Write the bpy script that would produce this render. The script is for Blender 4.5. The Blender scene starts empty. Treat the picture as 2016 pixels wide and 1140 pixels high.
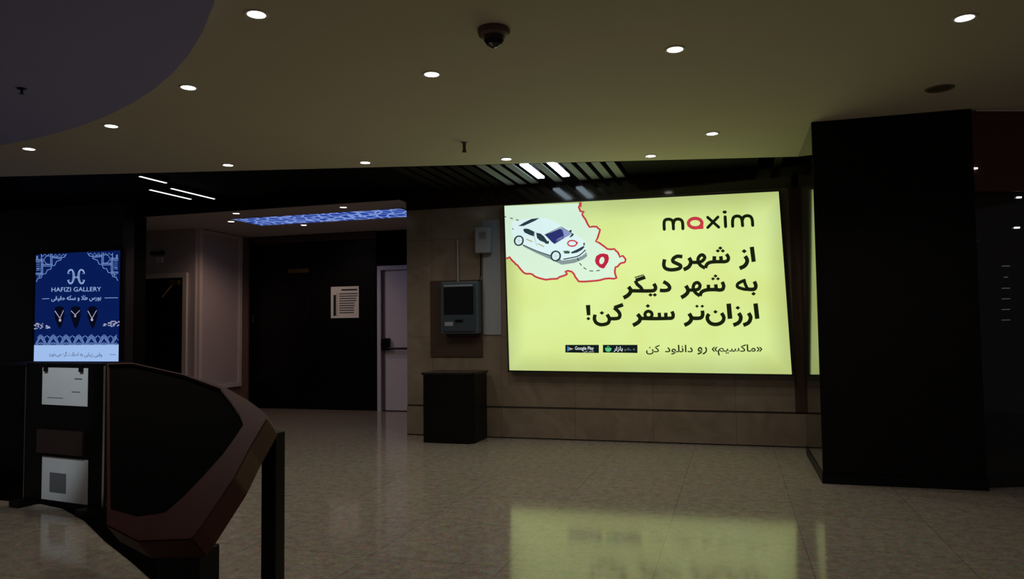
import bpy, bmesh, math, random
from mathutils import Vector, Matrix
from mathutils.geometry import tessellate_polygon
random.seed(7)
SC = bpy.context.scene
COL = SC.collection
PI = math.pi

# ------------------------------------------------------------------ camera
IW, IH, FPX = 2016, 1140, 1450.0
PITCH, ROLL, YAW, EYE = math.atan(75/1450), 0.012, math.radians(16.7), 1.35
FW = Vector((-math.sin(YAW)*math.cos(PITCH), math.cos(YAW)*math.cos(PITCH), math.sin(PITCH)))
R0 = Vector((math.cos(YAW), math.sin(YAW), 0)); U0 = R0.cross(FW)
RT = R0*math.cos(ROLL) - U0*math.sin(ROLL); UP = U0*math.cos(ROLL) + R0*math.sin(ROLL)
CAM = Vector((0, 0, EYE))
cd = bpy.data.cameras.new('camera'); cam = bpy.data.objects.new('camera', cd); COL.objects.link(cam)
cd.sensor_width = 36; cd.lens = 36*FPX/IW; cd.clip_start = .05; cd.clip_end = 80
cam.matrix_world = Matrix(((RT.x, UP.x, -FW.x, 0), (RT.y, UP.y, -FW.y, 0), (RT.z, UP.z, -FW.z, EYE), (0, 0, 0, 1)))
SC.camera = cam

# ------------------------------------------------------------------ world, exposure
wd = bpy.data.worlds.new('world'); SC.world = wd; wd.use_nodes = True
wd.node_tree.nodes['Background'].inputs[0].default_value = (1.0, .86, .84, 1)
wd.node_tree.nodes['Background'].inputs[1].default_value = .062
SC.view_settings.view_transform = 'Standard'; SC.view_settings.look = 'None'
SC.view_settings.exposure = 0; SC.view_settings.gamma = 1
DOWN_W = 23.0          # watts of each small ceiling downlight
SIGN_E = .92          # strength of the big lightbox

# ------------------------------------------------------------------ measuring helpers
def ray(px, py): return FW + RT*((px-1008)/FPX) - UP*((py-570)/FPX)
def onY(px, py, Y): d = ray(px, py); return CAM + d*(Y/d.y)
def onZ(px, py, z): d = ray(px, py); return CAM + d*((z-EYE)/d.z)
def onX(px, py, X): d = ray(px, py); return CAM + d*(X/d.x)

# ------------------------------------------------------------------ materials
def lin(c):
    return tuple((v/12.92 if v <= .04045 else ((v+.055)/1.055)**2.4) for v in (c[0]/255, c[1]/255, c[2]/255)) + (1,)
MATS = {}
def mat(name, rgb, rough=.6, metal=0, spec=.5, noise=0, nscale=8, bump=0):
    if name in MATS: return MATS[name]
    m = bpy.data.materials.new(name); m.use_nodes = True; nt = m.node_tree; b = nt.nodes['Principled BSDF']
    b.inputs['Roughness'].default_value = rough; b.inputs['Metallic'].default_value = metal
    b.inputs['Specular IOR Level'].default_value = spec
    tc = nt.nodes.new('ShaderNodeTexCoord'); n = nt.nodes.new('ShaderNodeTexNoise')
    n.inputs['Scale'].default_value = nscale; n.inputs['Detail'].default_value = 5
    nt.links.new(tc.outputs['Object'], n.inputs['Vector'])
    mx = nt.nodes.new('ShaderNodeMix'); mx.data_type = 'RGBA'
    k = noise if noise else .06
    c = lin(rgb)
    mx.inputs[6].default_value = tuple(v*(1-k) for v in c[:3])+(1,); mx.inputs[7].default_value = tuple(min(1, v*(1+k)) for v in c[:3])+(1,)
    nt.links.new(n.outputs['Fac'], mx.inputs[0]); nt.links.new(mx.outputs[2], b.inputs['Base Color'])
    if bump:
        bp = nt.nodes.new('ShaderNodeBump'); bp.inputs['Strength'].default_value = bump; bp.inputs['Distance'].default_value = .003
        nt.links.new(n.outputs['Fac'], bp.inputs['Height']); nt.links.new(bp.outputs[0], b.inputs['Normal'])
    MATS[name] = m; return m
def glow(name, rgb, s=1.0):
    if name in MATS: return MATS[name]
    m = bpy.data.materials.new(name); m.use_nodes = True; nt = m.node_tree
    b = nt.nodes['Principled BSDF']; b.inputs['Base Color'].default_value = tuple(v*.4 for v in lin(rgb)[:3])+(1,)
    b.inputs['Roughness'].default_value = .6; b.inputs['Specular IOR Level'].default_value = .2
    b.inputs['Emission Color'].default_value = lin(rgb); b.inputs['Emission Strength'].default_value = s
    MATS[name] = m; return m

def floor_material():
    m = bpy.data.materials.new('polished_granite_tiles'); m.use_nodes = True; nt = m.node_tree; N = nt.nodes; L = nt.links
    b = N['Principled BSDF']
    tc = N.new('ShaderNodeTexCoord'); mp = N.new('ShaderNodeMapping'); mp.inputs['Location'].default_value = (.45, .12, 0)
    L.new(tc.outputs['Object'], mp.inputs['Vector'])
    br = N.new('ShaderNodeTexBrick'); br.offset = 0; br.inputs['Scale'].default_value = 1
    br.inputs['Brick Width'].default_value = .83; br.inputs['Row Height'].default_value = .83
    br.inputs['Mortar Size'].default_value = .0022; br.inputs['Mortar Smooth'].default_value = .1
    br.inputs['Color1'].default_value = (1, 1, 1, 1); br.inputs['Color2'].default_value = (.93, .93, .93, 1); br.inputs['Mortar'].default_value = (.45, .45, .45, 1)
    L.new(mp.outputs[0], br.inputs['Vector'])
    n1 = N.new('ShaderNodeTexNoise'); n1.inputs['Scale'].default_value = 14; n1.inputs['Detail'].default_value = 8; n1.inputs['Roughness'].default_value = .7
    L.new(tc.outputs['Object'], n1.inputs['Vector'])
    v = N.new('ShaderNodeTexVoronoi'); v.inputs['Scale'].default_value = 70; L.new(tc.outputs['Object'], v.inputs['Vector'])
    cr = N.new('ShaderNodeValToRGB'); cr.color_ramp.elements[0].position = .3; cr.color_ramp.elements[0].color = (.25, .215, .175, 1)
    cr.color_ramp.elements[1].position = .7; cr.color_ramp.elements[1].color = (.43, .385, .325, 1)
    L.new(n1.outputs['Fac'], cr.inputs[0])
    m1 = N.new('ShaderNodeMix'); m1.data_type = 'RGBA'; m1.blend_type = 'MULTIPLY'; m1.inputs[0].default_value = 1
    L.new(cr.outputs[0], m1.inputs[6]); L.new(br.outputs['Color'], m1.inputs[7])
    m2 = N.new('ShaderNodeMix'); m2.data_type = 'RGBA'; m2.blend_type = 'MULTIPLY'; m2.inputs[0].default_value = .35
    L.new(m1.outputs[2], m2.inputs[6]); L.new(v.outputs['Color'], m2.inputs[7])
    L.new(m2.outputs[2], b.inputs['Base Color'])
    rr = N.new('ShaderNodeMapRange'); rr.inputs['To Min'].default_value = .07; rr.inputs['To Max'].default_value = .14
    L.new(n1.outputs['Fac'], rr.inputs[0]); L.new(rr.outputs[0], b.inputs['Roughness'])
    b.inputs['Specular IOR Level'].default_value = .42
    return m
def marble_material():
    m = bpy.data.materials.new('beige_marble_cladding'); m.use_nodes = True; nt = m.node_tree; N = nt.nodes; L = nt.links
    b = N['Principled BSDF']; tc = N.new('ShaderNodeTexCoord')
    sx = N.new('ShaderNodeSeparateXYZ'); L.new(tc.outputs['Object'], sx.inputs[0])
    cx = N.new('ShaderNodeCombineXYZ'); L.new(sx.outputs[0], cx.inputs[0]); L.new(sx.outputs[2], cx.inputs[1])
    br = N.new('ShaderNodeTexBrick'); br.offset = 0; br.inputs['Scale'].default_value = 1
    br.inputs['Brick Width'].default_value = .92; br.inputs['Row Height'].default_value = 1.24; br.inputs['Mortar Size'].default_value = .003
    br.inputs['Color1'].default_value = (1, 1, 1, 1); br.inputs['Color2'].default_value = (.95, .94, .93, 1); br.inputs['Mortar'].default_value = (.6, .56, .52, 1)
    L.new(cx.outputs[0], br.inputs['Vector'])
    n1 = N.new('ShaderNodeTexNoise'); n1.inputs['Scale'].default_value = 3; n1.inputs['Detail'].default_value = 8; n1.inputs['Distortion'].default_value = 1.2
    L.new(tc.outputs['Object'], n1.inputs['Vector'])
    cr = N.new('ShaderNodeValToRGB'); cr.color_ramp.elements[0].position = .3; cr.color_ramp.elements[0].color = (.18, .14, .10, 1)
    cr.color_ramp.elements[1].position = .75; cr.color_ramp.elements[1].color = (.255, .205, .155, 1)
    L.new(n1.outputs['Fac'], cr.inputs[0])
    m1 = N.new('ShaderNodeMix'); m1.data_type = 'RGBA'; m1.blend_type = 'MULTIPLY'; m1.inputs[0].default_value = 1
    L.new(cr.outputs[0], m1.inputs[6]); L.new(br.outputs['Color'], m1.inputs[7]); L.new(m1.outputs[2], b.inputs['Base Color'])
    b.inputs['Roughness'].default_value = .18
    return m
M_FLOOR = floor_material(); M_MARBLE = marble_material()
M_CEIL = mat('cream_ceiling_paint', (216, 206, 184), .85, noise=.03, nscale=3)
M_DISC = mat('violet_grey_ceiling_paint', (168, 165, 218), .85, noise=.04, nscale=2)
M_BLACK = mat('black_lacquer', (7, 6, 7), .4, spec=.2)
M_BLACKMATT = mat('black_matt_paint', (10, 9, 9), .8, spec=.08)
M_COLUMN = mat('black_granite_cladding', (12, 9, 9), .055, noise=.4, nscale=30)
M_BROWN = mat('dark_brown_gloss_panel', (38, 26, 22), .08)
M_BROWN2 = mat('brown_board', (62, 42, 30), .5, noise=.2, nscale=12)
M_WOOD = mat('red_brown_wood', (74, 36, 31), .5, spec=.2, noise=.25, nscale=9)
M_WHITE = mat('white_painted_panel', (196, 186, 184), .5)
M_GREYM = mat('grey_metal', (120, 124, 130), .35, .6)
M_GREYP = mat('pale_grey_paint', (140, 146, 152), .5)
M_STEEL = mat('bright_steel', (200, 200, 205), .25, 1)
M_PAPER = mat('white_paper', (225, 228, 228), .7)
M_INK = mat('dark_ink', (25, 27, 35), .7)
M_GLASS = mat('dark_glass', (6, 8, 11), .05)
M_DOORW = mat('white_fire_door_paint', (206, 204, 222), .45)
M_GOLD = mat('brass', (190, 150, 70), .3, 1)

# ------------------------------------------------------------------ mesh helpers
def link_mesh(name, bm, m, parent=None):
    bmesh.ops.recalc_face_normals(bm, faces=bm.faces)
    me = bpy.data.meshes.new(name); bm.to_mesh(me); bm.free()
    o = bpy.data.objects.new(name, me); me.materials.append(m); COL.objects.link(o)
    if parent:
        o.parent = parent; bpy_m = parent.matrix_basis.inverted(); me.transform(bpy_m)
        if parent.parent: me.transform(Matrix.Identity(4))
    return o
def B(x0, x1, y0, y1, z0, z1, bm=None):
    bm = bm or bmesh.new()
    vs = [bm.verts.new(c) for c in ((x0, y0, z0), (x1, y0, z0), (x1, y1, z0), (x0, y1, z0), (x0, y0, z1), (x1, y0, z1), (x1, y1, z1), (x0, y1, z1))]
    for f in ((0, 3, 2, 1), (4, 5, 6, 7), (0, 1, 5, 4), (1, 2, 6, 5), (2, 3, 7, 6), (3, 0, 4, 7)): bm.faces.new([vs[i] for i in f])
    return bm
def bevelled(bm, w=.006, seg=2):
    bmesh.ops.bevel(bm, geom=list(bm.edges), offset=w, segments=seg, affect='EDGES', profile=.5, clamp_overlap=True); return bm
def prism(pts, z0, z1, bm=None):
    bm = bm or bmesh.new(); n = len(pts)
    lo = [bm.verts.new((p[0], p[1], z0)) for p in pts]; hi = [bm.verts.new((p[0], p[1], z1)) for p in pts]
    bm.faces.new(lo[::-1]); bm.faces.new(hi)
    for i in range(n): bm.faces.new((lo[i], lo[(i+1) % n], hi[(i+1) % n], hi[i]))
    return bm
def slab3(pts, nrm, t, bm=None):
    """polygon of 3D points thickened by t against nrm"""
    bm = bm or bmesh.new(); n = len(pts); nrm = Vector(nrm)
    a = [bm.verts.new(p) for p in pts]; b = [bm.verts.new(Vector(p)-nrm*t) for p in pts]
    bm.faces.new(a); bm.faces.new(b[::-1])
    for i in range(n): bm.faces.new((a[i], b[i], b[(i+1) % n], a[(i+1) % n]))
    return bm
def lathe(prof, cx, cy, seg=32, bm=None):
    bm = bm or bmesh.new(); rings = []
    for r, z in prof:
        if r < 1e-6: rings.append([bm.verts.new((cx, cy, z))])
        else: rings.append([bm.verts.new((cx+r*math.cos(2*PI*i/seg), cy+r*math.sin(2*PI*i/seg), z)) for i in range(seg)])
    for a, b in zip(rings, rings[1:]):
        for i in range(seg):
            j = (i+1) % seg
            if len(a) == 1: bm.faces.new((a[0], b[j], b[i]))
            elif len(b) == 1: bm.faces.new((a[i], a[j], b[0]))
            else: bm.faces.new((a[i], a[j], b[j], b[i]))
    return bm
def tube(pts, r, seg=10, bm=None):
    bm = bm or bmesh.new(); prev = None; rings = []
    pts = [Vector(p) for p in pts]
    for i, p in enumerate(pts):
        t = (pts[min(i+1, len(pts)-1)]-pts[max(i-1, 0)]).normalized()
        u = t.cross(Vector((0.13, .21, 1))).normalized(); v = t.cross(u)
        rings.append([bm.verts.new(p+u*r*math.cos(2*PI*k/seg)+v*r*math.sin(2*PI*k/seg)) for k in range(seg)])
    for a, b in zip(rings, rings[1:]):
        for i in range(seg): bm.faces.new((a[i], a[(i+1) % seg], b[(i+1) % seg], b[i]))
    bm.faces.new(rings[0][::-1]); bm.faces.new(rings[-1]); return bm
def thing(name, label, cat, loc=(0, 0, 0), group=None):
    o = bpy.data.objects.new(name, None); COL.objects.link(o); o.location = loc; o.empty_display_size = .1
    o['label'] = label; o['category'] = cat
    if group: o['group'] = group
    return o
def tag(o, label, cat, group=None):
    o['label'] = label; o['category'] = cat
    if group: o['group'] = group
    return o
def part(name, bm, m, parent, label=None):
    me_o = link_mesh(name, bm, m); me_o.parent = parent
    w = Vector((0, 0, 0)); p = parent
    while p: w += p.location; p = p.parent
    me_o.data.transform(Matrix.Translation(-w))
    if label: me_o['label'] = label
    return me_o
def struct(name, bm, m, parent=None):
    o = link_mesh(name, bm, m) if not parent else part(name, bm, m, parent)
    if not parent: o['kind'] = 'structure'
    return o

# flat artwork: everything measured on the plane of the print it belongs to
def smooth(pts, k=5):
    if len(pts) < 3: return [tuple(p) for p in pts]
    out = []; P = [pts[0]]+list(pts)+[pts[-1]]
    for i in range(1, len(P)-2):
        for j in range(k):
            t = j/k; a, b, c, d = P[i-1], P[i], P[i+1], P[i+2]
            out.append(tuple(.5*((2*b[q])+(-a[q]+c[q])*t+(2*a[q]-5*b[q]+4*c[q]-d[q])*t*t+(-a[q]+3*b[q]-3*c[q]+d[q])*t**3) for q in (0, 1)))
    out.append(tuple(pts[-1])); return out
class Art:
    """collects flat shapes given in photo pixels and lays them on the plane y = Y"""
    def __init__(s, Y, region=None, scale=1.0): s.Y = Y; s.bm = bmesh.new(); s.r = region or (0, 0); s.k = scale
    def P(s, p): return onY(s.r[0]+p[0]/s.k, s.r[1]+p[1]/s.k, s.Y)
    def poly(s, pts):
        vs = [s.bm.verts.new(s.P(p)) for p in pts]
        for tr in tessellate_polygon([[Vector((p[0], p[1], 0)) for p in pts]]):
            try: s.bm.faces.new([vs[i] for i in tr])
            except ValueError: pass
        return s
    def ell(s, cx, cy, rx, ry, n=24, rot=0):
        c, q = math.cos(rot), math.sin(rot)
        return s.poly([(cx+rx*math.cos(2*PI*i/n)*c-ry*math.sin(2*PI*i/n)*q, cy+rx*math.cos(2*PI*i/n)*q+ry*math.sin(2*PI*i/n)*c) for i in range(n)])
    def dia(s, cx, cy, r): return s.poly([(cx-r, cy), (cx, cy+r*.82), (cx+r, cy), (cx, cy-r*.82)])
    def line(s, pts, w, curve=True, rnd=False, w1=None):
        q = smooth(pts) if curve else [tuple(p) for p in pts]
        n = len(q); L = []; Rr = []
        for i, p in enumerate(q):
            a = q[max(i-1, 0)]; b = q[min(i+1, n-1)]; dx, dy = b[0]-a[0], b[1]-a[1]; l = math.hypot(dx, dy) or 1
            ww = (w if w1 is None else w+(w1-w)*i/(n-1))/2
            L.append((p[0]-dy/l*ww, p[1]+dx/l*ww)); Rr.append((p[0]+dy/l*ww, p[1]-dx/l*ww))
        lv = [s.bm.verts.new(s.P(p)) for p in L]; rv = [s.bm.verts.new(s.P(p)) for p in Rr]
        for i in range(n-1):
            try: s.bm.faces.new((lv[i], lv[i+1], rv[i+1], rv[i]))
            except ValueError: pass
        if rnd: s.ell(q[0][0], q[0][1], w/2, w/2, 12); s.ell(q[-1][0], q[-1][1], w/2, w/2, 12)
        return s
    def ring(s, cx, cy, rx, ry, w, n=28):
        a = [s.bm.verts.new(s.P((cx+(rx+w/2)*math.cos(2*PI*i/n), cy+(ry+w/2)*math.sin(2*PI*i/n)))) for i in range(n)]
        b = [s.bm.verts.new(s.P((cx+(rx-w/2)*math.cos(2*PI*i/n), cy+(ry-w/2)*math.sin(2*PI*i/n)))) for i in range(n)]
        for i in range(n): s.bm.faces.new((a[i], a[(i+1) % n], b[(i+1) % n], b[i]))
        return s
    def text(s, body, x0, x1, ytop, ybot, slope=0, bold=0):
        """lettering squeezed into a box of photo pixels"""
        c = bpy.data.curves.new('lettering', 'FONT'); c.body = body; c.offset = bold
        o = bpy.data.objects.new('lettering', c); COL.objects.link(o)
        bpy.context.view_layer.update()
        me = bpy.data.meshes.new_from_object(o.evaluated_get(bpy.context.evaluated_depsgraph_get()))
        bpy.data.objects.remove(o)
        xs = [v.co.x for v in me.vertices]; ys = [v.co.y for v in me.vertices]
        if not xs: return s
        ax, bx, ay, by = min(xs), max(xs), min(ys), max(ys)
        vv = []
        for v in me.vertices:
            u = (v.co.x-ax)/(bx-ax); t = (by-v.co.y)/(by-ay)
            vv.append(s.bm.verts.new(s.P((x0+u*(x1-x0), ytop+t*(ybot-ytop)+slope*u*(x1-x0)))))
        for p in me.polygons:
            try: s.bm.faces.new([vv[i] for i in p.vertices])
            except ValueError: pass
        return s
    def put(s, name, m, parent, label=None):
        bmesh.ops.recalc_face_normals(s.bm, faces=s.bm.faces)
        for f in s.bm.faces:
            if f.normal.y > 0: f.normal_flip()
        me = bpy.data.meshes.new(name); s.bm.to_mesh(me); s.bm.free(); me.materials.append(m)
        o = bpy.data.objects.new(name, me); COL.objects.link(o); o.parent = parent
        w = Vector((0, 0, 0)); p = parent
        while p: w += p.location; p = p.parent
        me.transform(Matrix.Translation(-w))
        if label: o['label'] = label
        return o

# ================================================================== THE SETTING
struct('floor', B(-17, 7, -5, 13.5, -.1, 0), M_FLOOR)
ZC = 3.1
def edgeY(x): return 8.19+(x-.79)*.2365            # front edge line of the cream ceiling
struct('ceiling', prism([(-17, -3), (7, -3), (7, 8.62), (1.93, 6.865), (1.93, 8.4), (.79, 8.19), (-17, edgeY(-17))], ZC, ZC+.12), M_CEIL)
DC, DR = (-6.857, -1.332), 6.205
seg = 96
ring = [(DC[0]+DR*math.cos(2*PI*i/seg), DC[1]+DR*math.sin(2*PI*i/seg)) for i in range(seg)]
ring = [p for p in ring if p[1] > -2.6]
struct('ceiling_round_drop', prism(ring, ZC-.1, ZC), M_DISC)
# black plenum behind the cream ceiling
struct('ceiling_black_left', prism([(-17, edgeY(-17)), (-4.03, edgeY(-4.03)), (-4.03, 8.5), (-8.1, 8.5), (-8.1, 8.2), (-17, 8.2)], ZC+.06, ZC+.12), M_BLACKMATT)
struct('wall_end', B(-4.06, -4.031, 7.12, 8.45, 3.105, 3.35), M_BLACKMATT)
struct('wall_corner_cap', B(-4.029, -4.005, 8.455, 8.706, 2.99, 3.29), M_BLACKMATT)
struct('trim_1', B(-9.75, -4.03, 8.46, 8.5, 2.99, ZC+.12), M_BLACKMATT)
struct('ceiling_alcove', B(-9.8, -4.03, 8.5, 11.2, 3.0, 3.08), mat('alcove_ceiling_paint', (190, 180, 178), .8))
M_PLEN = mat('plenum_black_board', (14, 13, 13), .8, spec=.1)
struct('ceiling_plenum', B(-4.03, 2.2, 7.0, 8.75, 3.30, 3.35), M_PLEN)
struct('ceiling_black_strip', prism([(-4.03, edgeY(-4.03)), (-3.45, edgeY(-3.45)), (-3.45, 8.71), (-4.03, 8.71)], ZC+.01, ZC+.05), M_BLACKMATT)
struct('ceiling_black_panel', prism([(-1.12, edgeY(-1.12)), (.30, edgeY(.3)), (.30, 8.71), (-1.12, 8.71)], ZC+.01, ZC+.05), M_BLACKMATT)
# walls
WY = 8.71
struct('wall_back', B(-4.03, 2.2, WY, WY+.25, .385, 3.30), M_MARBLE)
struct('baseboard_back', B(-4.03, 2.2, WY-.018, WY+.25, .012, .363), M_MARBLE)
struct('baseboard_joint', B(-4.03, 2.2, WY-.01, WY+.25, 0, .012), M_BLACKMATT)
struct('trim_2', B(-4.03, 2.2, WY+.003, WY+.2, .363, .385), mat('dark_joint', (34, 26, 20), .7))
struct('trim_3', B(-4.03, 2.2, WY-.012, WY-.001, 2.88, 3.30), M_BROWN)
struct('trim_4', B(.625, 2.2, WY-.010, WY-.001, .386, 2.879), M_BROWN2)
struct('wall_alcove_right', B(-4.03, -3.83, WY+.251, 11.12, 0, 3.1), M_MARBLE)
struct('wall_alcove_back', B(-8.3, -3.8, 11.16, 11.36, 0, 3.1), M_BLACKMATT)
M_WPAN = mat('warm_white_wall', (176, 166, 170), .45, noise=.08, nscale=1.5)
struct('wall_alcove_left', B(-8.41, -8.21, 9.99, 11.16, 0, 3.08), mat('warm_brown_wall', (120, 96, 92), .5))
struct('wall_side_white', prism([(-10.4, 9.78), (-8.21, 9.78), (-8.21, 9.985), (-10.4, 9.985)], 0, 3.1), M_WPAN)
struct('wall_left', B(-17, -8.09, 8.2, 8.4, 0, 3.19), mat('charcoal_shop_wall', (26, 25, 26), .5))
struct('wall_shop_return', B(-8.13, -8.09, 8.4, 8.62, 0, 3.1), M_BLACKMATT)
# dark carpet in front of the shop on the left
cp = [(-17, 4.75), (-6.6, 4.66), (-5.74, 4.60), (-5.3, 4.585), (-4.98, 4.50), (-4.5, 4.25), (-3.94, 3.88), (-3.41, 3.56), (-3.05, 3.33), (-3.1, 3.6), (-3.7, 4.4), (-5.0, 5.5), (-8.1, 8.19), (-17, 8.19)]
struct('floor_dark_carpet', prism(cp, .0, .006), mat('near_black_carpet', (9, 7, 7), .95, spec=0, noise=.3, nscale=60))
# right hand shop front
d = Vector((.945, .327, 0)); nrm = Vector((.327, -.945, 0)); s0 = Vector((1.935, 6.875, 0))
def shopbox(a, b, z0, z1, t0, t1):
    return prism([(s0+d*a+nrm*t0)[:2], (s0+d*b+nrm*t0)[:2], (s0+d*b+nrm*t1)[:2], (s0+d*a+nrm*t1)[:2]], z0, z1)
struct('wall_right', shopbox(0, 5.2, 2.43, ZC, -.15, -.002), mat('dark_red_fascia', (78, 38, 31), .5))
struct('window_1', shopbox(0, 5.2, .0, 2.43, -.13, -.05), M_GLASS)

# ================================================================== COLUMN
cx0, cx1, cy0, cy1 = .69, 1.915, 6.8, 8.26
t = thing('square_column', 'massive black square column standing to the right of the yellow lightbox', 'column', (1.3, 7.5, 0))
part('shaft', bevelled(B(cx0, cx1, cy0, cy1, .09, ZC), .006, 1), M_COLUMN, t)
part('front_cladding', B(cx0+.004, cx1-.004, cy0-.004, cy0-.0005, .095, ZC-.002), mat('satin_black_cladding', (11, 8, 8), .6, spec=.15), t)
part('plinth', B(cx0-.006, cx1+.006, cy0-.006, cy1+.006, 0, .09), M_BLACK, t)

# ================================================================== BIG LIGHTBOX
LY = 8.62
def q(px, py, Y=LY): return onY(px, py, Y)
TL, TR, BR_, BL = q(993, 405), q(1533, 377), q(1559, 737), q(1003, 729)
M_YEL = None
def sign_material():
    m = glow('backlit_yellow_print', (221, 233, 150), SIGN_E); nt = m.node_tree; b = nt.nodes['Principled BSDF']
    tc = nt.nodes.new('ShaderNodeTexCoord'); n = nt.nodes.new('ShaderNodeTexNoise'); n.inputs['Scale'].default_value = 1.6; n.inputs['Detail'].default_value = 2
    nt.links.new(tc.outputs['Object'], n.inputs['Vector'])
    cr = nt.nodes.new('ShaderNodeValToRGB'); cr.color_ramp.elements[0].position = .3; cr.color_ramp.elements[0].color = lin((214, 231, 140)); cr.color_ramp.elements[1].position = .7; cr.color_ramp.elements[1].color = lin((219, 242, 160))
    nt.links.new(n.outputs['Fac'], cr.inputs[0]); nt.links.new(cr.outputs[0], b.inputs['Emission Color'])
    # the tubes inside the box leave its margins a little weaker
    sp = nt.nodes.new('ShaderNodeSeparateXYZ'); nt.links.new(tc.outputs['Generated'], sp.inputs[0]); fac = None
    for ax in (0, 2):
        a_ = nt.nodes.new('ShaderNodeMath'); a_.operation = 'PINGPONG'; a_.inputs[1].default_value = .5; nt.links.new(sp.outputs[ax], a_.inputs[0])
        g_ = nt.nodes.new('ShaderNodeMapRange'); g_.interpolation_type = 'SMOOTHSTEP'; g_.inputs['From Max'].default_value = .09 if ax == 0 else .16; g_.inputs['To Min'].default_value = .72*SIGN_E; g_.inputs['To Max'].default_value = SIGN_E
        nt.links.new(a_.outputs[0], g_.inputs[0])
        if fac is None: fac = g_
        else:
            m_ = nt.nodes.new('ShaderNodeMath'); m_.operation = 'MINIMUM'; nt.links.new(fac.outputs[0], m_.inputs[0]); nt.links.new(g_.outputs[0], m_.inputs[1]); nt.links.new(m_.outputs[0], b.inputs['Emission Strength'])
    return m
M_YEL = sign_material()
K_RED = glow('print_red', (205, 62, 72), .8); K_INK = glow('print_black', (22, 30, 8), .8); K_PALE = glow('print_pale_green', (216, 242, 218), .9)
K_CAR = glow('print_car_white', (216, 240, 240), .95); K_SH = glow('print_car_shadow', (140, 160, 160), .8); K_DK = glow('print_car_dark', (42, 62, 72), .8)
K_NAVY = glow('print_navy', (42, 48, 112), .9); K_LAV = glow('print_lavender', (140, 152, 200), .9); K_GRN = glow('print_green', (88, 196, 130), .9)
K_WHT = glow('print_white', (226, 238, 238), .9); K_BLUE = glow('print_blue', (70, 140, 200), .9); K_OCH = glow('print_ochre', (178, 170, 92), .8)
sg = thing('lightbox_sign', 'large glowing yellow advertising lightbox with a white car and black writing on the wall', 'sign', (-1.05, WY, .8))
ux = Vector((1, 0, 0)); uz = Vector((0, 0, 1)); e = .03
bm = bmesh.new(); slab3([BL+Vector((-.012, -.004, -.02)), BR_+Vector((.012, -.004, -.02)), TR+Vector((.012, -.004, .012)), TL+Vector((-.012, -.004, .012))], (0, -1, 0), WY-LY+.004-.0005+.0, bm)
bmesh.ops.translate(bm, verts=bm.verts, vec=(0, .0055, 0))
bmesh.ops.delete(bm, geom=[], context='VERTS')
part('housing', bm, M_BLACK, sg)
fr = bmesh.new()
for a, b, w in ((BL, BR_, .02), (BR_, TR, .012), (TR, TL, .012), (TL, BL, .014)):
    dd = (b-a).normalized(); nn = Vector((dd.z, 0, -dd.x))
    slab3([a-dd*w+Vector((0, -.012, 0)), b+dd*w+Vector((0, -.012, 0)), b+dd*w+nn*w+Vector((0, -.012, 0)), a-dd*w+nn*w+Vector((0, -.012, 0))], (0, -1, 0), .012, fr)
part('frame', fr, mat('thin_dark_metal_frame', (30, 28, 24), .4), sg)
AY = LY-.002
def art(i, region=None, scale=1.0): return Art(AY-.0009*i, region, scale)
a = art(0); a.poly([(993, 405), (1003, 729), (1559, 737), (1533, 377)]); a.put('yellow_print', M_YEL, sg)
D0, DS = (980, 370), 5.7
outl = [(925, 172), (920, 200), (908, 215), (925, 260), (968, 268), (948, 300), (985, 355), (1030, 440), (1110, 435), (1148, 468), (1130, 530), (1100, 600), (1170, 640), (1230, 685), (1310, 685), (1345, 720), (1370, 775), (1410, 765), (1435, 800), (1425, 835), (1380, 845), (1355, 872), (1320, 890), (1315, 960), (1335, 1012), (1300, 1020), (1200, 1020), (1100, 1042), (1000, 1050), (905, 1048), (870, 1000), (830, 940), (790, 930), (757, 938), (780, 965), (740, 985), (690, 1000), (650, 1020), (540, 1030), (430, 1000), (390, 970), (330, 965), (280, 940), (220, 865), (190, 840), (130, 775), (95, 790)]
a = art(1, D0, DS); a.poly([(75, 203)]+outl); a.put('pale_map_area', K_PALE, sg)
a = art(2, D0, DS)
jag = []
for i in range(len(outl)-1):
    p, r_ = outl[i], outl[i+1]; jag.append(p); jag.append(((p[0]+r_[0])/2+random.uniform(-7, 7), (p[1]+r_[1])/2+random.uniform(-7, 7)))
jag.append(outl[-1]); a.line(jag, 21, curve=False); a.line([(928, 160), (925, 215)], 28, curve=False)
a.put('map_border', K_RED, sg)
cp_ = art(2, D0, DS)
cp_.poly([(190, 560), (300, 665), (440, 735), (620, 815), (720, 862), (860, 842), (960, 800), (1005, 765), (985, 700), (700, 790), (500, 700)])
car = cp_.put('car_shadow', K_SH, sg)
a = art(3, D0, DS)
a.poly([(150, 478), (158, 425), (160, 385), (205, 366), (300, 350), (390, 337), (500, 335), (560, 345), (640, 380), (740, 440), (835, 470), (862, 522), (920, 555), (975, 615), (992, 685), (982, 735), (940, 765), (880, 790), (800, 806), (720, 815), (690, 790), (600, 760), (440, 705), (290, 640), (205, 585), (175, 545), (165, 500)])
car = a.put('car_body', K_CAR, sg, 'white car printed on the map')
a = art(4, D0, DS)
a.poly([(230, 428), (300, 385), (380, 347), (468, 337), (420, 368), (290, 427)])
a.poly([(283, 470), (305, 455), (345, 460), (411, 492), (405, 545), (345, 522), (300, 500)])
a.poly([(430, 502), (480, 512), (520, 545), (572, 622), (530, 615), (470, 590), (440, 560)])
a.poly([(820, 722), (890, 690), (960, 652), (975, 662), (945, 695), (890, 725), (832, 737)])
a.line([(735, 800), (820, 785), (910, 760), (985, 695)], 12)
a.poly([(525, 625), (548, 600), (575, 592), (572, 628)]); a.poly([(800, 480), (825, 468), (832, 490), (812, 500)]); a.poly([(835, 510), (855, 522), (835, 545), (800, 560)])
a.line([(525, 528), (712, 437), (850, 520)], 7, curve=False)
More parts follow.
